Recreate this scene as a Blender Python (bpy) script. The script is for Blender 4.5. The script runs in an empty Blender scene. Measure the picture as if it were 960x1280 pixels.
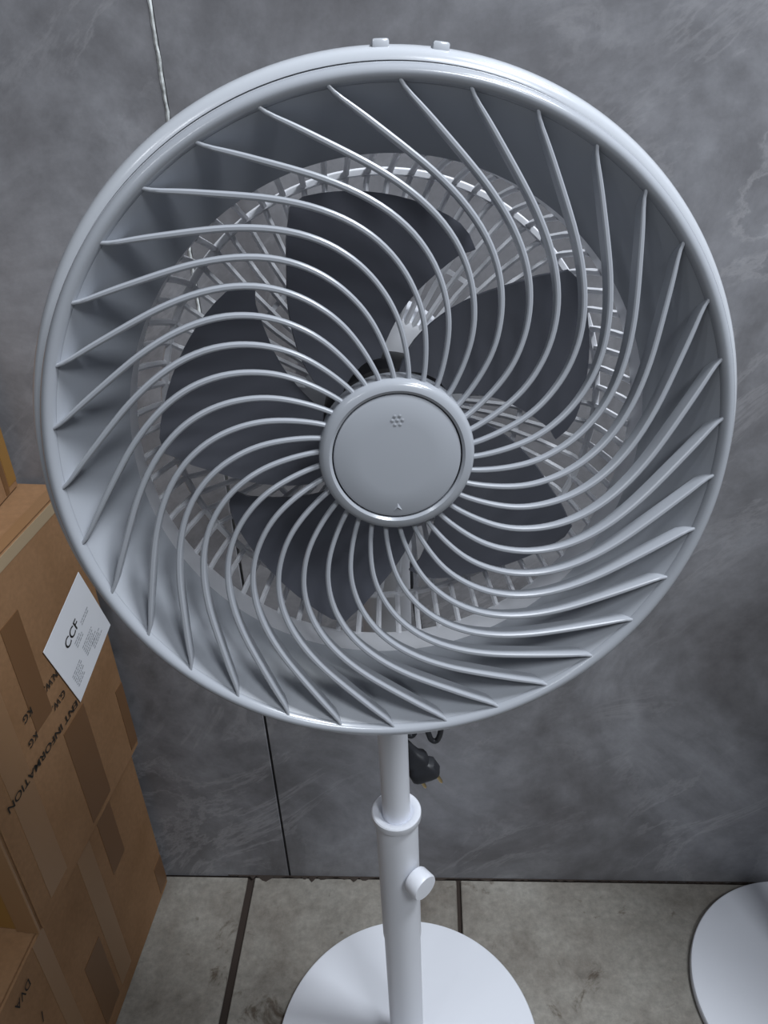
import bpy, bmesh, math, random
from mathutils import Matrix, Vector
random.seed(4)
S = bpy.context.scene
COL = S.collection
R = math.radians

# ------------------------------------------------------------------ camera
cam = bpy.data.cameras.new('camera')
cam.sensor_fit = 'HORIZONTAL'
cam.sensor_width = 36.0
cam.lens = 1027.76 / 960 * 36.0
cam.clip_start = 0.02
cam_ob = bpy.data.objects.new('camera', cam)
COL.objects.link(cam_ob)
RIGHT = Vector((0.9982511, 0.0433357, -0.0402090))
DOWN = Vector((-0.0117133, -0.5216874, -0.8530563))
FWD = Vector((-0.0579443, 0.8520353, -0.5202675))
cm = Matrix((RIGHT, -DOWN, -FWD)).transposed().to_4x4()
cm.translation = Vector((0, 0, 1.2))
cam_ob.matrix_world = cm
S.camera = cam_ob

# ------------------------------------------------------------------ world, lamps, exposure
S.view_settings.view_transform = 'Standard'
S.view_settings.look = 'None'
S.view_settings.gamma = 1.0
S.view_settings.use_curve_mapping = False
S.view_settings.exposure = 0.40
W = bpy.data.worlds.new('shop_light')
S.world = W
W.use_nodes = True
W.node_tree.nodes['Background'].inputs[0].default_value = (0.88, 0.93, 1.0, 1)
W.node_tree.nodes['Background'].inputs[1].default_value = 0.07


def area(name, loc, target, sx, sy, power, color=(0.90, 0.95, 1.0)):
    l = bpy.data.lights.new(name, 'AREA')
    l.shape = 'RECTANGLE'
    l.size, l.size_y, l.energy, l.color = sx, sy, power, color
    o = bpy.data.objects.new(name, l)
    COL.objects.link(o)
    o.location = loc
    o.rotation_euler = (Vector(target) - Vector(loc)).to_track_quat('-Z', 'Y').to_euler()
    return o


area('ceiling_lamp_key_offscreen', (0.95, 0.30, 2.75), (0.1, 0.5, 0.4), 0.42, 0.42, 40)
area('ceiling_lamp_front_offscreen', (-0.95, -1.3, 2.75), (0, 0.5, 0.6), 0.18, 0.18, 3)
area('ceiling_lamp_aisle_offscreen', (-1.45, -0.8, 2.75), (0, 0.5, 0.6), 0.13, 0.13, 2.4)
area('ceiling_panel_offscreen', (0.9, -0.9, 2.8), (0.0, 0.5, 0.6), 0.5, 0.5, 22)

# ------------------------------------------------------------------ materials


def mat(name, col, rough=0.5, spec=0.5, metal=0.0, coat=0.0):
    m = bpy.data.materials.new(name)
    m.use_nodes = True
    b = m.node_tree.nodes['Principled BSDF']
    b.inputs['Base Color'].default_value = (*col, 1)
    b.inputs['Roughness'].default_value = rough
    b.inputs['Specular IOR Level'].default_value = spec
    b.inputs['Metallic'].default_value = metal
    b.inputs['Coat Weight'].default_value = coat
    return m


def node(m, t, **kw):
    n = m.node_tree.nodes.new(t)
    for k, v in kw.items():
        setattr(n, k, v)
    return n


def noise(m, vec, scale, detail=6, rough=0.6, dist=0.0):
    n = node(m, 'ShaderNodeTexNoise')
    n.inputs['Scale'].default_value = scale
    n.inputs['Detail'].default_value = detail
    n.inputs['Roughness'].default_value = rough
    n.inputs['Distortion'].default_value = dist
    m.node_tree.links.new(vec, n.inputs['Vector'])
    return n.outputs['Fac']


def ramp(m, fac, stops, interp='LINEAR'):
    r = node(m, 'ShaderNodeValToRGB')
    r.color_ramp.interpolation = interp
    e = r.color_ramp.elements
    while len(e) < len(stops):
        e.new(0.5)
    for i, (p, c) in enumerate(stops):
        e[i].position = p
        e[i].color = (*c, 1) if len(c) == 3 else c
    m.node_tree.links.new(fac, r.inputs['Fac'])
    return r.outputs['Color']


def mix(m, a, b, fac, mode='MIX'):
    n = node(m, 'ShaderNodeMix', data_type='RGBA', blend_type=mode)
    L = m.node_tree.links
    for s, v in ((n.inputs[6], a), (n.inputs[7], b), (n.inputs[0], fac)):
        if isinstance(v, (tuple, float, int)):
            s.default_value = (*v, 1) if isinstance(v, tuple) else v
        else:
            L.new(v, s)
    return n.outputs[2]


def setcol(m, c):
    m.node_tree.links.new(c, m.node_tree.nodes['Principled BSDF'].inputs['Base Color'])


def bump(m, fac, strength=0.1, dist=0.002):
    n = node(m, 'ShaderNodeBump')
    n.inputs['Strength'].default_value = strength
    n.inputs['Distance'].default_value = dist
    m.node_tree.links.new(fac, n.inputs['Height'])
    m.node_tree.links.new(n.outputs['Normal'], m.node_tree.nodes['Principled BSDF'].inputs['Normal'])


def pos(m):
    return node(m, 'ShaderNodeNewGeometry').outputs['Position']


def G(*v):
    return tuple(v) if len(v) == 3 else (v[0],) * 3


# wall: slate-look porcelain, cloudy, pale veins
M_wall = mat('slate_wall_tile', (0.2, 0.2, 0.21), 0.34, 0.4)
P = pos(M_wall)
cloud = ramp(M_wall, noise(M_wall, P, 2.6, 10, 0.66, 0.8), [(0.34, (0.128, 0.124, 0.132)), (0.50, (0.204, 0.204, 0.220)), (0.66, (0.315, 0.319, 0.346))])
fine = ramp(M_wall, noise(M_wall, P, 24, 8, 0.7), [(0.35, G(0.84)), (0.65, G(1.10))])
c1 = mix(M_wall, cloud, fine, 1.0, 'MULTIPLY')
mp = node(M_wall, 'ShaderNodeMapping')
mp.vector_type = 'TEXTURE'
mp.inputs['Rotation'].default_value = (0, R(-42), 0)
mp.inputs['Scale'].default_value = (1.0, 1.0, 0.45)
M_wall.node_tree.links.new(P, mp.inputs['Vector'])
vein = noise(M_wall, mp.outputs[0], 3.4, 8, 0.68, 0.7)
vmask = ramp(M_wall, vein, [(0.47, G(0)), (0.505, G(0.38)), (0.53, G(0))])
vm2 = mix(M_wall, vmask, ramp(M_wall, noise(M_wall, P, 3.1, 3), [(0.42, G(0)), (0.62, G(1))]), 1.0, 'MULTIPLY')
c2 = mix(M_wall, c1, (0.44, 0.435, 0.455), vm2)
dark = ramp(M_wall, noise(M_wall, mp.outputs[0], 2.9, 6, 0.6, 1.0), [(0.28, G(0.70)), (0.36, G(1))])
setcol(M_wall, mix(M_wall, c2, dark, 1.0, 'MULTIPLY'))
bump(M_wall, noise(M_wall, P, 40, 6, 0.6), 0.06, 0.002)

# wall grout: white filler that survives only in the upper run, grimy lower down
M_wgrout = mat('wall_grout', (0.5, 0.5, 0.5), 0.9, 0.2)
P = pos(M_wgrout)
sep = node(M_wgrout, 'ShaderNodeSeparateXYZ')
M_wgrout.node_tree.links.new(P, sep.inputs[0])
mr = node(M_wgrout, 'ShaderNodeMapRange')
mr.inputs[1].default_value = 0.55
mr.inputs[2].default_value = 0.85
M_wgrout.node_tree.links.new(sep.outputs['Z'], mr.inputs[0])
white = ramp(M_wgrout, noise(M_wgrout, P, 90, 4), [(0.35, (0.30, 0.31, 0.31)), (0.6, (0.66, 0.69, 0.70))])
setcol(M_wgrout, mix(M_wgrout, (0.05, 0.048, 0.05), white, mr.outputs[0]))

# floor: worn grey-beige ceramic tile
M_floor = mat('worn_floor_tile', (0.3, 0.29, 0.27), 0.55, 0.35)
P = pos(M_floor)
fcl = ramp(M_floor, noise(M_floor, P, 7, 8, 0.65, 0.3), [(0.30, (0.125, 0.108, 0.092)), (0.50, (0.218, 0.203, 0.180)), (0.72, (0.290, 0.278, 0.252))])
ff = ramp(M_floor, noise(M_floor, P, 85, 6, 0.75), [(0.3, G(0.72)), (0.7, G(1.18))])
fc = mix(M_floor, fcl, ff, 1.0, 'MULTIPLY')
fd = ramp(M_floor, noise(M_floor, P, 15, 6, 0.7, 0.8), [(0.31, (0.42, 0.36, 0.31)), (0.40, G(1))])
setcol(M_floor, mix(M_floor, fc, fd, 1.0, 'MULTIPLY'))
bump(M_floor, noise(M_floor, P, 120, 5, 0.7), 0.15, 0.002)
M_fgrout = mat('floor_grout', (0.035, 0.026, 0.022), 0.9, 0.2)
M_dirt = mat('grime', (0.04, 0.032, 0.028), 0.95, 0.1)

M_white = mat('white_plastic', (0.68, 0.70, 0.76), 0.38, 0.5)
M_base = mat('white_painted_base', (0.68, 0.70, 0.76), 0.42, 0.45)
M_grey = mat('grey_gloss_plastic', (0.325, 0.342, 0.378), 0.2, 0.5)
M_shroud = mat('grey_satin_plastic', (0.325, 0.342, 0.378), 0.36, 0.45)
M_rib = mat('rib_plastic', (0.325, 0.342, 0.378), 0.3, 0.5)
M_cap = mat('cap_satin_plastic', (0.325, 0.342, 0.378), 0.45, 0.4)
M_shell = mat('shell_plastic', (0.44, 0.46, 0.50), 0.2, 0.6)
M_guard = mat('guard_plastic', (0.66, 0.67, 0.71), 0.33, 0.5)
M_blade = mat('smoke_grey_blade', (0.115, 0.12, 0.145), 0.22, 0.5)
M_black = mat('black_plastic', (0.012, 0.012, 0.014), 0.45, 0.4)
M_plug = mat('black_rubber', (0.017, 0.018, 0.022), 0.5, 0.4)
M_brass = mat('brass', (0.55, 0.42, 0.22), 0.35, 0.5, 1.0)

M_card = mat('cardboard', (0.33, 0.19, 0.1), 0.8, 0.2)
tc = node(M_card, 'ShaderNodeTexCoord').outputs['Object']
cc = ramp(M_card, noise(M_card, tc, 9, 6, 0.6), [(0.3, (0.200, 0.108, 0.052)), (0.7, (0.262, 0.148, 0.078))])
cf = ramp(M_card, noise(M_card, tc, 160, 3, 0.6), [(0.3, G(0.9)), (0.7, G(1.06))])
setcol(M_card, mix(M_card, cc, cf, 1.0, 'MULTIPLY'))
M_tape = mat('brown_packing_tape', (0.138, 0.068, 0.028), 0.42, 0.5)
M_tapelight = mat('clear_packing_tape', (0.230, 0.128, 0.062), 0.38, 0.6)
M_tapeyellow = mat('amber_tape', (0.24, 0.125, 0.032), 0.3, 0.5)
M_paleedge = mat('frayed_pale_tape', (0.31, 0.235, 0.15), 0.4, 0.5)
M_ink = mat('black_ink', (0.02, 0.018, 0.016), 0.8, 0.2)
M_greyink = mat('grey_print', (0.33, 0.34, 0.37), 0.8, 0.2)
M_paper = mat('sticker_paper', (0.70, 0.715, 0.76), 0.45, 0.4)

# ------------------------------------------------------------------ mesh helpers


def link(name, me, m, parent=None, mw=None, smooth=False):
    o = bpy.data.objects.new(name, me)
    COL.objects.link(o)
    if m and not me.materials:
        me.materials.append(m)
    if smooth:
        for p in me.polygons:
            p.use_smooth = True
    if parent:
        o.parent = parent
    if mw is not None:
        o.matrix_basis = mw
    return o


def obj(name, bm, m, parent=None, mw=None, smooth=False, sharp=None):
    bmesh.ops.recalc_face_normals(bm, faces=bm.faces)
    me = bpy.data.meshes.new(name)
    bm.to_mesh(me)
    bm.free()
    o = link(name, me, m, parent, mw, smooth)
    if smooth and sharp:
        me.set_sharp_from_angle(angle=R(sharp))
    return o


def box_bm(x0, x1, y0, y1, z0, z1, bev=0.0, seg=2, bm=None):
    bm = bm or bmesh.new()
    r = bmesh.ops.create_cube(bm, size=1.0)
    for v in r['verts']:
        v.co = Vector(((x0 + x1) / 2 + v.co.x * (x1 - x0), (y0 + y1) / 2 + v.co.y * (y1 - y0), (z0 + z1) / 2 + v.co.z * (z1 - z0)))
    if bev:
        es = {e for v in r['verts'] for e in v.link_edges}
        bmesh.ops.bevel(bm, geom=list(es), offset=bev, segments=seg, profile=0.5, affect='EDGES')
    return bm


def lathe(prof, n=128, closed=False, bm=None):
    """revolve (r, z) points about local Z"""
    bm = bm or bmesh.new()
    rows = []
    for r, z in prof:
        if r < 1e-6:
            rows.append([bm.verts.new((0, 0, z))])
        else:
            rows.append([bm.verts.new((r * math.cos(2 * math.pi * i / n), r * math.sin(2 * math.pi * i / n), z)) for i in range(n)])
    prs = list(zip(rows[:-1], rows[1:]))
    if closed:
        prs.append((rows[-1], rows[0]))
    for a, b in prs:
        for i in range(n):
            j = (i + 1) % n
            f = [a[i % len(a)], a[j % len(a)], b[j % len(b)], b[i % len(b)]]
            u = []
            for v in f:
                if v not in u:
                    u.append(v)
            if len(u) > 2:
                bm.faces.new(u)
    return bm


def tube(pts, rad, n=8, bm=None):
    bm = bm or bmesh.new()
    pts = [Vector(p) for p in pts]
    rows = []
    up = Vector((0.31, 0.2, 0.93))
    for i, p in enumerate(pts):
        t = (pts[min(i + 1, len(pts) - 1)] - pts[max(i - 1, 0)]).normalized()
        a = t.cross(up).normalized()
        b = t.cross(a)
        rr = rad[i] if isinstance(rad, (list, tuple)) else rad
        rows.append([bm.verts.new(p + (a * math.cos(2 * math.pi * k / n) + b * math.sin(2 * math.pi * k / n)) * rr) for k in range(n)])
    for a, b in zip(rows[:-1], rows[1:]):
        for k in range(n):
            bm.faces.new([a[k], a[(k + 1) % n], b[(k + 1) % n], b[k]])
    bm.faces.new(rows[0])
    bm.faces.new(rows[-1])
    return bm


def smoothpath(pts, sub=6):
    pts = [Vector(p) for p in pts]
    out = []
    for i in range(len(pts) - 1):
        p0, p1, p2, p3 = pts[max(i - 1, 0)], pts[i], pts[i + 1], pts[min(i + 2, len(pts) - 1)]
        for k in range(sub):
            t = k / sub
            out.append(0.5 * ((2 * p1) + (-p0 + p2) * t + (2 * p0 - 5 * p1 + 4 * p2 - p3) * t * t + (-p0 + 3 * p1 - 3 * p2 + p3) * t ** 3))
    out.append(pts[-1])
    return out


def interp(tab, x):
    if x <= tab[0][0]:
        return tab[0][1]
    for (a, fa), (b, fb) in zip(tab[:-1], tab[1:]):
        if x <= b:
            return fa + (fb - fa) * (x - a) / (b - a)
    return tab[-1][1]


def empty(name, loc, rz=0.0):
    o = bpy.data.objects.new(name, None)
    COL.objects.link(o)
    o.location = loc
    o.rotation_euler = (0, 0, rz)
    o.empty_display_size = 0.05
    return o


def tag(o, label, cat, group=None):
    o['label'] = label
    o['category'] = cat
    if group:
        o['group'] = group


def copy_tree(o, parent=None):
    c = o.copy()
    COL.objects.link(c)
    c.parent = parent
    for ch in [x for x in o.children]:
        copy_tree(ch, c)
    return c


# ------------------------------------------------------------------ room shell
D = 0.8274                                    # wall plane
floor = obj('floor', box_bm(-1.6, 1.8, -1.6, D + 0.02, -0.06, -0.006), M_fgrout)
floor['kind'] = 'structure'
wall = obj('wall_back', box_bm(-1.6, 1.8, D + 0.004, D + 0.08, -0.06, 2.7), M_wgrout)
wall['kind'] = 'structure'
xs = [-1.6, -0.901, -0.301, 0.036, 0.636, 1.236, 1.8]
ys = [D - 0.003, 0.245, -0.355, -0.955, -1.6]
for j in range(len(ys) - 1):
    for i in range(len(xs) - 1):
        ga = 0.0058 if abs(xs[i] + 0.301) < 1e-3 else 0.0035
        gb = 0.0058 if abs(xs[i + 1] + 0.301) < 1e-3 else 0.0035
        if i == 0:
            ga = 0
        if i == len(xs) - 2:
            gb = 0
        obj('tile', box_bm(xs[i] + ga, xs[i + 1] - gb, ys[j + 1] + 0.0035, ys[j] - (0.0035 if j else 0), -0.0062, 0.0, 0.0014, 1), M_floor, floor)
wx = [-1.6, -1.038, -0.2384, 0.5616, 1.3616, 1.8]
wz = [-0.004, 1.6, 2.7]
for j in range(2):
    for i in range(len(wx) - 1):
        obj('tile', box_bm(wx[i] + 0.0017, wx[i + 1] - 0.0017, D, D + 0.0045, wz[j] + 0.0016, wz[j + 1] - 0.0016, 0.0007, 1), M_wall, wall)
bm = bmesh.new()
rng = random.Random(3)
zz, prev = 0.93, None
while zz < 1.6:
    w0 = rng.uniform(0.0014, 0.0021)
    cx_ = -0.2384 + rng.uniform(-0.00025, 0.00025)
    cur = [bm.verts.new((cx_ - w0, D - 0.0004, zz)), bm.verts.new((cx_, D - 0.0013, zz)), bm.verts.new((cx_ + w0, D - 0.0004, zz))]
    if prev:
        for k in range(2):
            bm.faces.new([prev[k], prev[k + 1], cur[k + 1], cur[k]])
    prev = cur
    zz += 0.006
obj('joint_filler', bm, M_wgrout, wall)
# grime packed into the wall-floor joint
bm = bmesh.new()
x = -0.34
while x < 0.62:
    w = random.uniform(0.01, 0.03)
    big = 1.0 if -0.335 < x < -0.10 else 0.35
    h = random.uniform(0.0025, 0.006) * big
    top = [bm.verts.new((x + w * 1.2 * t, D - 0.0005 - 0.8 * h * (1 + 0.6 * math.sin(5 * t + x * 90)) * math.sin(math.pi * min(max(t, 0.03), 0.97)) * 1.6, 0.0006)) for t in [k / 5 for k in range(6)]]
    bk = [bm.verts.new((x + w * 1.2 * k / 5, D - 0.0001, 0.0018)) for k in range(6)]
    for k in range(5):
        bm.faces.new([top[k], top[k + 1], bk[k + 1], bk[k]])
    x += w
g = obj('joint_grime', bm, M_dirt, floor)
g['kind'] = 'stuff'

# ------------------------------------------------------------------ pedestal fan
PX, PY = -0.0406, 0.5703
root = empty('pedestal_fan', (PX, PY, 0))
tag(root, 'grey swirl grille pedestal fan standing beside the cardboard boxes', 'fan', 'pedestal fans by the tiled wall')

RB = 0.1757
obj('base', lathe([(0, 0.014), (RB - 0.004, 0.014), (RB - 0.0012, 0.0132), (RB, 0.0112), (RB, 0.003), (RB - 0.002, 0.0), (0, 0.0)], 160), M_base, root, smooth=True, sharp=35)
obj('lower_pole', lathe([(0.0, 0.0145), (0.0245, 0.0145), (0.0245, 0.02), (0.0215, 0.022), (0.0214, 0.262), (0.0224, 0.272), (0.0224, 0.476), (0, 0.476)], 64), M_white, root, smooth=True, sharp=40)
obj('collar', lathe([(0.0148, 0.4815), (0.0180, 0.4845), (0.0205, 0.4868), (0.0248, 0.4872), (0.0259, 0.4860), (0.0260, 0.4785), (0.0250, 0.4770), (0.0226, 0.4760), (0.0148, 0.4760)], 64, True), M_white, root, smooth=True, sharp=40)
obj('upper_pole', lathe([(0, 0.478), (0.0147, 0.478), (0.0147, 0.70), (0, 0.70)], 48), M_white, root, smooth=True, sharp=40)
kd = Vector((0.70, -0.71, 0)).normalized()
kq = kd.to_track_quat('Z', 'Y').to_matrix().to_4x4()
kq.translation = kd * 0.0205 + Vector((0, 0, 0.398))
obj('height_knob', lathe([(0, 0.0), (0.0075, 0.0), (0.0075, 0.003), (0.0145, 0.004), (0.0155, 0.006), (0.0155, 0.0195), (0.0145, 0.0212), (0, 0.0216)], 40), M_white, root, kq, True, 40)
obj('neck', lathe([(0, 0.68), (0.0175, 0.68), (0.021, 0.686), (0.0215, 0.70), (0.0215, 0.80), (0.026, 0.84), (0.028, 0.90), (0.024, 0.93), (0, 0.935)], 48), M_white, root, smooth=True, sharp=45)

# head frame: local X right, Y up, Z out of the front
HA = Vector((0.115151, -0.981697, 0.151693))
HU = Vector((0.993191, 0.116499, 0.0))
HV = Vector((-0.017672, 0.150660, 0.988428))
HC = Vector((-0.019079, 0.406506, 0.989770))
HM = Matrix((HU, HV, HA)).transposed().to_4x4()
HM.translation = HC - Vector((PX, PY, 0))

RT, R2, ZR = 0.1850, 0.1539, -0.0423
inner = [(R2, ZR), (0.1640, -0.0290), (0.1745, -0.0145), (0.1838, -0.0030)]
lip_prof = [(0.1836, -0.0040), (0.1842, -0.0022), (0.1854, -0.0002), (0.1871, 0.0010), (0.1890, 0.0010), (0.1908, -0.0002), (0.1922, -0.0028), (0.1931, -0.0065), (0.1934, -0.0110),
            (0.1905, -0.0125), (0.1850, -0.0120)]
obj('front_lip', lathe(lip_prof, 192, True), M_grey, root, HM, True, 40)
shroud_prof = inner + [(0.1848, -0.0040), (0.1848, -0.0118), (0.1765, -0.0200), (0.1660, -0.0335), (0.1560, ZR - 0.001)]
obj('inner_shroud', lathe(shroud_prof, 192, True), M_shroud, root, HM, True, 40)
shell_prof = [(0.1926, -0.0280), (0.1928, -0.0160), (0.1945, -0.0140), (0.1975, -0.0145), (0.2002, -0.0175), (0.2022, -0.0230), (0.2028, -0.0310), (0.2000, -0.0430), (0.186, -0.0560), (0.1590, -0.0630),
              (0.1590, -0.0605), (0.184, -0.0535), (0.1940, -0.0425)]
shell = obj('back_shell', lathe(shell_prof, 192, True), M_shell, root, HM, True, 40)
for ph in (89.2, 80.8):
    m_ = HM @ Matrix.Rotation(R(ph), 4, 'Z')
    obj('clip', box_bm(0.198, 0.2043, -0.0042, 0.0042, -0.030, -0.018, 0.0012), M_shell, shell, Matrix.Rotation(R(ph), 4, 'Z'), True, 40)

# swirl ribs
PHI = [(0.040, -61.5), (0.055, -57.5), (0.069, -53.8), (0.078, -51.2), (0.090, -46.8), (0.100, -42.8), (0.110, -38.2), (0.120, -33.0), (0.132, -25.6), (0.145, -17.2), (0.158, -9.6), (0.173, -3.2), (0.186, 1.2)]
WID = [(0.04, 0.0027), (0.09, 0.0030), (0.13, 0.0035), (0.155, 0.0035), (0.175, 0.0030), (0.186, 0.0016)]
ZF = [(0.04, 0.0030), (0.08, 0.0040), (0.13, 0.0030), (0.16, 0.0012), (0.178, 0.0), (0.186, -0.0008)]
ZB = [(0.04, -0.0005), (0.08, 0.0005), (0.105, -0.0010), (0.120, -0.0030), (0.135, -0.0058), (0.150, -0.0082), (0.165, -0.0085), (0.178, -0.0090)]


def smooth_tab(tab, x):
    h = 0.006
    return sum(interp(tab, x + k * h / 2) for k in (-2, -1, 0, 1, 2)) / 5


def wall_z(r):
    return interp([(R2, ZR)] + [(a + 1e-6, b) for a, b in inner[1:]] + [(0.187, 0.003)], r)


bm = bmesh.new()
NR = 44
cl = []
for i in range(NR + 1):
    r = 0.041 + (0.1852 - 0.041) * i / NR
    ph = R(smooth_tab(PHI, r))
    cl.append((r, Vector((r * math.cos(ph), r * math.sin(ph), 0))))
rows = []
for i, (r, p) in enumerate(cl):
    t = (cl[min(i + 1, NR)][1] - cl[max(i - 1, 0)][1]).normalized()
    nrm = Vector((-t.y, t.x, 0))
    w = smooth_tab(WID, r)
    zf = smooth_tab(ZF, r)
    zb = smooth_tab(ZB, r)
    if r > 0.170:
        zb = min(max(zb, wall_z(r) - 0.001), zf - 0.001)
    s = min(0.5 * w, (zf - zb) * 0.5)
    sec = [(-0.5 * w, zf - s), (-0.42 * w, zf - 0.35 * s), (-0.2 * w, zf), (0.2 * w, zf), (0.42 * w, zf - 0.35 * s), (0.5 * w, zf - s), (0.46 * w, zb), (-0.46 * w, zb)]
    rows.append([bm.verts.new(p + nrm * a + Vector((0, 0, z))) for a, z in sec])
for a, b in zip(rows[:-1], rows[1:]):
    for k in range(8):
        bm.faces.new([a[k], a[(k + 1) % 8], b[(k + 1) % 8], b[k]])
bm.faces.new(rows[0])
bm.faces.new(rows[-1])
grille = obj('swirl_grille', lathe([(0.0380, -0.0040), (0.0415, -0.0040), (0.0415, 0.0), (0.0380, 0.0)], 64, True), M_rib, root, HM, True, 40)
rib0 = obj('rib', bm, M_rib, grille, Matrix.Rotation(1.5087, 4, 'Z'), True, 32)
for k in range(1, 34):
    link('rib', rib0.data, None, grille, Matrix.Rotation(1.5087 - 2 * math.pi * k / 34, 4, 'Z'))

# hub cap
cap = obj('hub_cap', lathe([(0.0358, 0.0030), (0.0359, 0.0066), (0.0374, 0.0076), (0.0402, 0.0072), (0.0423, 0.0056), (0.0431, 0.0030), (0.0431, -0.0120), (0.0410, -0.0135), (0.0, -0.0135), (0.0, 0.0030)], 96), M_grey, root, HM, True, 40)
disc = obj('cap_disc', lathe([(0.0, 0.0079), (0.020, 0.0077), (0.0335, 0.0070), (0.0349, 0.0064), (0.0353, 0.0050), (0.0353, 0.0025), (0, 0.0025)], 96), M_cap, cap, None, True, 40)
bm = bmesh.new()
for k in range(7):
    a = k * math.pi / 3
    cx, cy = (0, 0) if k == 6 else (0.0028 * math.cos(a), 0.0028 * math.sin(a))
    for s in range(1):
        vs = [bm.verts.new((0.0008 + cx + 0.00105 * math.cos(q * math.pi / 4), 0.0213 + cy + 0.00105 * math.sin(q * math.pi / 4), 0.00785)) for q in range(8)]
        c_ = bm.verts.new((0.0008 + cx, 0.0213 + cy, 0.0081))
        for q in range(8):
            bm.faces.new([vs[q], vs[(q + 1) % 8], c_])
obj('dot_emblem', bm, M_cap, cap, None)
bm = bmesh.new()
b3 = [bm.verts.new((-0.0012 + 0.0024 * x_, -0.0290 + 0.0022 * y_, 0.0072)) for x_, y_ in ((-1, -1), (0, -0.4), (1, -1), (0, 1.2))]
tp = bm.verts.new((-0.0012, -0.0290, 0.0083))
for k in range(4):
    bm.faces.new([b3[k], b3[(k + 1) % 4], tp])
obj('arrow_mark', bm, M_grey, cap, None)

# impeller
imp = obj('impeller_hub', lathe([(0, -0.050), (0.026, -0.050), (0.036, -0.053), (0.0405, -0.060), (0.0405, -0.082), (0, -0.082)], 64), M_black, root, HM, True, 40)
LEAD = [(0.030, 42), (0.051, 36), (0.070, 27), (0.0875, 19), (0.113, 8.5), (0.130, 3.8), (0.1455, 0)]
TRAIL = [(0.030, -11), (0.0446, -18.5), (0.0587, -26), (0.0757, -33.5), (0.092, -41), (0.1085, -47.0), (0.1245, -52.0)]
bm = bmesh.new()
NS, NT = 18, 14
grid = []
for i in range(NS + 1):
    s = i / NS
    row = []
    rl, rt = 0.030 + s * (0.1455 - 0.030), 0.030 + s * (0.1245 - 0.030)
    fl, ft = smooth_tab(LEAD, rl), smooth_tab(TRAIL, rt)
    for j in range(NT + 1):
        t = j / NT
        r = rl + (rt - rl) * t
        if s > 0.85:                                  # rounded corners
            e = (s - 0.85) / 0.15
            r -= 0.007 * e * max(0, (t - 0.82) / 0.18) ** 2 + 0.004 * e * max(0, (0.10 - t) / 0.10) ** 2
        r -= 0.003 * s
        ph = R(fl + (ft - fl) * t)
        z = -0.052 - (0.010 + 0.022 * s) * t - 0.006 * math.sin(math.pi * t) * s
        row.append(bm.verts.new((r * math.cos(ph), r * math.sin(ph), z)))
    grid.append(row)
for i in range(NS):
    for j in range(NT):
        bm.faces.new([grid[i][j], grid[i + 1][j], grid[i + 1][j + 1], grid[i][j + 1]])
bmesh.ops.recalc_face_normals(bm, faces=bm.faces)
bmesh.ops.solidify(bm, geom=list(bm.faces), thickness=0.0016)
bl0 = obj('blade', bm, M_blade, imp, Matrix.Rotation(R(110.6), 4, 'Z'), True, 50)
for k in range(1, 5):
    link('blade', bl0.data, None, imp, Matrix.Rotation(R(110.6 + 72 * k), 4, 'Z'))

# rear guard: rim band, cage bars, shoulder ring, centre plate
guard = obj('rear_guard', lathe([(0.1546, -0.0432), (0.1572, -0.0432), (0.1585, -0.0670), (0.1575, -0.0690), (0.1555, -0.0690), (0.1548, -0.067)], 160, True), M_guard, root, HM, True, 40)
bm = lathe([(0.1435, -0.1035), (0.1465, -0.1035), (0.1475, -0.1055), (0.1465, -0.1075), (0.1435, -0.1075), (0.1425, -0.1055)], 128, True)
obj('guard_ring', bm, M_guard, guard, None, True, 50)
bm = lathe([(0.0935, -0.1110), (0.0965, -0.1110), (0.0965, -0.1140), (0.0935, -0.1140)], 96, True)
obj('guard_ring', bm, M_guard, guard, None, True, 50)
obj('guard_plate', lathe([(0, -0.1120), (0.052, -0.1120), (0.056, -0.1135), (0.056, -0.1180), (0, -0.1180)], 64), M_guard, guard, None, True, 40)
bm = bmesh.new()
path = [(0.1560, -0.066, 0.0), (0.1535, -0.080, 0.3), (0.1480, -0.099, 0.8), (0.1450, -0.1055, 1.0), (0.139, -0.1075, 1.6), (0.115, -0.110, 3.2), (0.085, -0.1125, 5.2), (0.053, -0.1145, 7.5)]
rows = []
pv = [Vector((r * math.cos(R(a)), r * math.sin(R(a)), z)) for r, z, a in path]
for i, p in enumerate(pv):
    t = (pv[min(i + 1, len(pv) - 1)] - pv[max(i - 1, 0)]).normalized()
    rad = Vector((p.x, p.y, 0)).normalized()
    sd = Vector((-rad.y, rad.x, 0))
    nn = t.cross(sd).normalized()
    rows.append([bm.verts.new(p + sd * a + nn * b) for a, b in ((-0.0018, -0.0012), (0.0, -0.0020), (0.0018, -0.0012), (0.0014, 0.0016), (-0.0014, 0.0016))])
for a, b in zip(rows[:-1], rows[1:]):
    for k in range(5):
        bm.faces.new([a[k], a[(k + 1) % 5], b[(k + 1) % 5], b[k]])
bm.faces.new(rows[0])
bm.faces.new(rows[-1])
bar0 = obj('guard_bar', bm, M_guard, guard)
for k in range(1, 68):
    link('guard_bar', bar0.data, None, guard, Matrix.Rotation(2 * math.pi * k / 68, 4, 'Z'))
obj('motor_housing', lathe([(0, -0.117), (0.056, -0.117), (0.062, -0.124), (0.062, -0.180), (0.056, -0.200), (0.040, -0.212), (0, -0.215)], 64), M_white, root, HM, True, 40)

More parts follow.
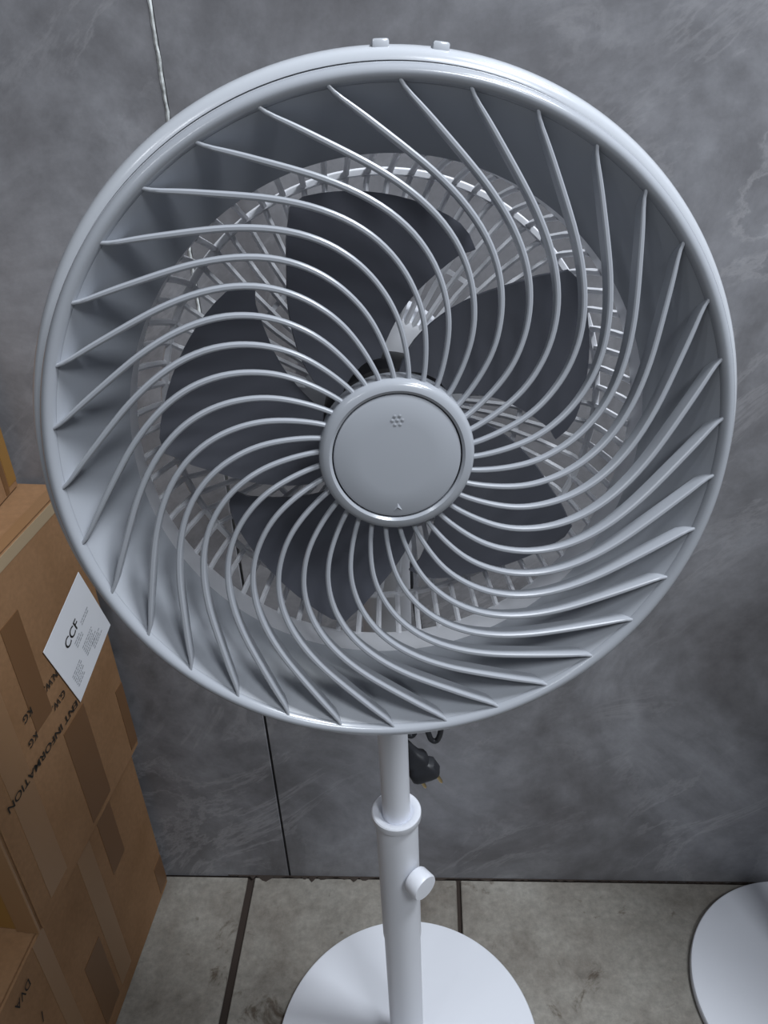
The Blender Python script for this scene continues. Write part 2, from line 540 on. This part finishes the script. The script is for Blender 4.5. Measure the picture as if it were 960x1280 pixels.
# mains lead and plug hanging behind the pole
cord_pts = [(0.0, 0.068, 0.955), (0.004, 0.085, 0.90), (0.016, 0.075, 0.78), (0.030, 0.058, 0.66), (0.046, 0.052, 0.575), (0.0475, 0.050, 0.552), (0.0435, 0.050, 0.5365),
            (0.0375, 0.050, 0.537), (0.034, 0.050, 0.548), (0.028, 0.053, 0.565), (0.016, 0.056, 0.572), (0.0085, 0.053, 0.560), (0.0125, 0.050, 0.545), (0.0185, 0.051, 0.5435), (0.022, 0.053, 0.556), (0.018, 0.054, 0.566),
            (0.0085, 0.052, 0.563), (0.006, 0.050, 0.548), (0.0085, 0.050, 0.533)]
cord = obj('power_cord', tube(smoothpath(cord_pts, 6), 0.0030, 8), M_plug, root, None, True, 60)
pd = Vector((0.43, -0.05, -0.90)).normalized()
pw = Vector((0.90, 0.0, 0.43)).normalized()
pt = pd.cross(pw).normalized()
pm = Matrix((pw, pt, pd)).transposed().to_4x4()
pm.translation = Vector((0.0085, 0.050, 0.535))
bm = bmesh.new()
sec = [(0.0, 0.0035, 0.0035), (0.012, 0.0055, 0.005), (0.020, 0.0075, 0.0062), (0.024, 0.0115, 0.0085), (0.030, 0.0125, 0.0095), (0.036, 0.0115, 0.0088), (0.040, 0.0160, 0.0105), (0.053, 0.0165, 0.0108), (0.0555, 0.0150, 0.0098)]
rows = []
for z, hw, hd in sec:
    rows.append([bm.verts.new((hw * math.copysign(abs(math.cos(a)) ** 0.5, math.cos(a)), hd * math.copysign(abs(math.sin(a)) ** 0.5, math.sin(a)), z)) for a in [2 * math.pi * (k + 0.5) / 16 for k in range(16)]])
for a, b in zip(rows[:-1], rows[1:]):
    for k in range(16):
        bm.faces.new([a[k], a[(k + 1) % 16], b[(k + 1) % 16], b[k]])
bm.faces.new(rows[0])
bm.faces.new(rows[-1])
plug = obj('plug', bm, M_plug, root, pm, True, 45)
for sx in (-0.0098, 0.0098):
    obj('prong', lathe([(0, 0.054), (0.0020, 0.054), (0.0020, 0.0690), (0.0012, 0.0715), (0, 0.0718)], 16), M_brass, plug, Matrix.Translation((sx, 0, 0)), True, 40)

# the second fan: only its base reaches the picture
r2 = copy_tree(root)
r2.location = (0.5350, 0.6470, 0)
r2.rotation_euler = (0, 0, R(78))
tag(r2, 'second pedestal fan of which the round white base shows against the wall', 'fan', 'pedestal fans by the tiled wall')

# ------------------------------------------------------------------ cardboard boxes


def text_mesh(s, size, depth=0.0):
    c = bpy.data.curves.new('lettering', 'FONT')
    c.body = s
    c.size = size
    c.align_x = 'LEFT'
    c.align_y = 'CENTER'
    c.extrude = depth
    c.offset = size * 0.012
    t = bpy.data.objects.new('lettering', c)
    COL.objects.link(t)
    dg = bpy.context.evaluated_depsgraph_get()
    me = bpy.data.meshes.new_from_object(t.evaluated_get(dg))
    bpy.data.objects.remove(t)
    me.materials.clear()
    return me


# Each box: local origin at the back end of its right-hand face, on its own bottom.
# local X = outward from the right face, local Y = to the wall, Z = up. s below = distance from the back end towards the camera.
def carton(name, loc, yaw, width, depth, height, label, cat='box'):
    e = empty(name, loc, yaw)
    tag(e, label, cat, 'stacked cardboard boxes')
    obj('carton', box_bm(-width, -0.0035, -depth, 0, 0.0, height, 0.003, 2), M_card, e, None, True, 40)
    return e


def strip(e, s0, s1, z0, z1, m, x=0.0, slant=0.0, th=0.0007, name='tape'):
    """tape strip on the right face; slant moves the lower edge towards the camera"""
    bm = bmesh.new()
    vs = []
    for xx in (x, x + th):
        vs.append([bm.verts.new((xx, -a, z)) for a, z in ((s0, z1), (s1, z1), (s1 + slant, z0), (s0 + slant, z0))])
    bm.faces.new(vs[0])
    bm.faces.new(vs[1])
    for k in range(4):
        bm.faces.new([vs[0][k], vs[0][(k + 1) % 4], vs[1][(k + 1) % 4], vs[1][k]])
    return obj(name, bm, m, e)


def letters(e, s, size, sc, z, m=M_ink, down=True, rot=0.0, x=0.0016, sy=1.0):
    """print on the right face, starting at distance sc; down=True is upside-down print reading towards the camera"""
    me = text_mesh(s, size)
    if down:
        B = Matrix(((0, 0, 1), (-1, 0, 0), (0, -1, 0)))     # text X -> -Y, text Y -> -Z, normal +X
    else:
        B = Matrix(((0, 0, 1), (1, 0, 0), (0, 1, 0)))
    mw = B.to_4x4() @ Matrix.Rotation(rot, 4, 'Z') @ Matrix.Diagonal((1, sy, 1, 1))
    mw.translation = Vector((x, -sc, z))
    return link('lettering', me, m, e, mw)


Z3, Z2 = 0.318, 0.745
# bottom box
b3_ = carton('cardboard_box', (-0.4375, D - 0.012, 0.0005), R(-3.4), 0.42, 0.42, Z3 - 0.0005, 'brown taped cardboard box on the floor, bottom of the stack')
obj('side_panel', box_bm(-0.0035, 0.0, -0.418, -0.001, 0.001, Z3 - 0.0015, 0.0012, 1), M_card, b3_)
strip(b3_, 0.085, 0.125, 0.195, 0.3155, M_tape)
strip(b3_, 0.195, 0.240, 0.03, 0.165, M_tape)
strip(b3_, 0.150, 0.185, 0.03, 0.3155, M_tapelight)
strip(b3_, 0.275, 0.300, 0.03, 0.315, M_tapelight)
strip(b3_, 0.002, 0.030, 0.01, 0.07, M_tape)
letters(b3_, 'DVA', 0.016, 0.322, 0.290)
letters(b3_, '/', 0.020, 0.325, 0.225)
# middle box, with the sticker and the shipping print
b2_ = carton('cardboard_box', (-0.4225, D - 0.012, Z3 + 0.0005), R(-5.2), 0.40, 0.285, Z2 - Z3 - 0.0005, 'brown cardboard box with white sticker and upside-down printing, middle of the stack')
obj('side_panel', box_bm(-0.0035, 0.0, -0.2812, -0.001, 0.001, Z2 - Z3 - 0.0015, 0.0012, 1), M_card, b2_)
obj('corner_flap', box_bm(-0.030, -0.0012, -0.2880, -0.2845, 0.001, Z2 - Z3 - 0.004, 0.001, 1), M_tapelight, b2_)
obj('tape', box_bm(-0.13, -0.022, -0.2862, -0.2852, 0.004, 0.13), M_tapeyellow, b2_)
strip(b2_, 0.093, 0.145, 0.012, 0.170, M_tape)
strip(b2_, 0.150, 0.185, 0.215, 0.36, M_tape)
strip(b2_, 0.002, 0.022, 0.010, 0.12, M_tape)
strip(b2_, 0.215, 0.255, 0.02, 0.34, M_tapelight)
strip(b2_, 0.004, 0.280, Z2 - Z3 - 0.015, Z2 - Z3 - 0.001, M_paleedge, name='edge_tape')
obj('edge_tape', box_bm(-0.018, -0.003, -0.282, -0.002, Z2 - Z3 - 0.0005, Z2 - Z3 + 0.0004), M_tapelight, b2_)
ZB2 = Z3
letters(b2_, 'ENT INFORMATION', 0.0180, 0.104, 0.502 - ZB2, sy=0.75)
letters(b2_, 'KG', 0.0135, 0.181, 0.566 - ZB2)
letters(b2_, 'KG', 0.0135, 0.186, 0.534 - ZB2)
letters(b2_, 'N.W.', 0.0135, 0.122, 0.566 - ZB2)
letters(b2_, 'G.W.', 0.0135, 0.120, 0.534 - ZB2)
# sticker
st = empty('tmp', (0, 0, 0))
bpy.data.objects.remove(st)
rot = R(18)
SB = (Matrix(((0, 0, 1), (1, 0, 0), (0, 1, 0))).to_4x4() @ Matrix.Rotation(rot, 4, 'Z'))
SB.translation = Vector((0.0018, -0.064, 0.568 - ZB2))
stk = obj('sticker', box_bm(-0.0555, 0.0555, -0.058, 0.058, -0.0005, 0.0, 0.0), M_paper, b2_, SB)
stk['label'] = 'white printed paper sticker'
t = link('lettering', text_mesh('CCF', 0.0195), M_ink, stk, Matrix.Translation((-0.026, 0.019, 0.0004)))
bm = bmesh.new()
random.seed(9)
for cx, cy, n, wmax in ((-0.044, -0.020, 6, 0.026), (-0.012, 0.004, 3, 0.020), (-0.006, -0.016, 5, 0.034), (0.014, 0.010, 2, 0.022), (0.010, -0.034, 3, 0.030)):
    for k in range(n):
        y0 = cy - 0.0042 * k
        x0 = cx
        while x0 < cx + wmax * random.uniform(0.7, 1.0):
            w = random.uniform(0.002, 0.006)
            vs = [bm.verts.new((a, b, 0.0004)) for a, b in ((x0, y0), (x0 + w, y0), (x0 + w, y0 + 0.0019), (x0, y0 + 0.0019))]
            bm.faces.new(vs)
            x0 += w + 0.0012
obj('fine_print', bm, M_greyink, stk)
# top box
b1_ = carton('cardboard_box', (-0.4785, D - 0.016, Z2 + 0.001), R(-0.5), 0.34, 0.26, 0.22, 'smaller brown cardboard box set back on the top of the stack')
obj('side_panel', box_bm(-0.0035, 0.0, -0.259, -0.001, 0.001, 0.2185, 0.0012, 1), M_card, b1_)
strip(b1_, 0.002, 0.020, 0.01, 0.21, M_tapeyellow)
strip(b1_, 0.022, 0.030, 0.004, 0.15, M_tape)
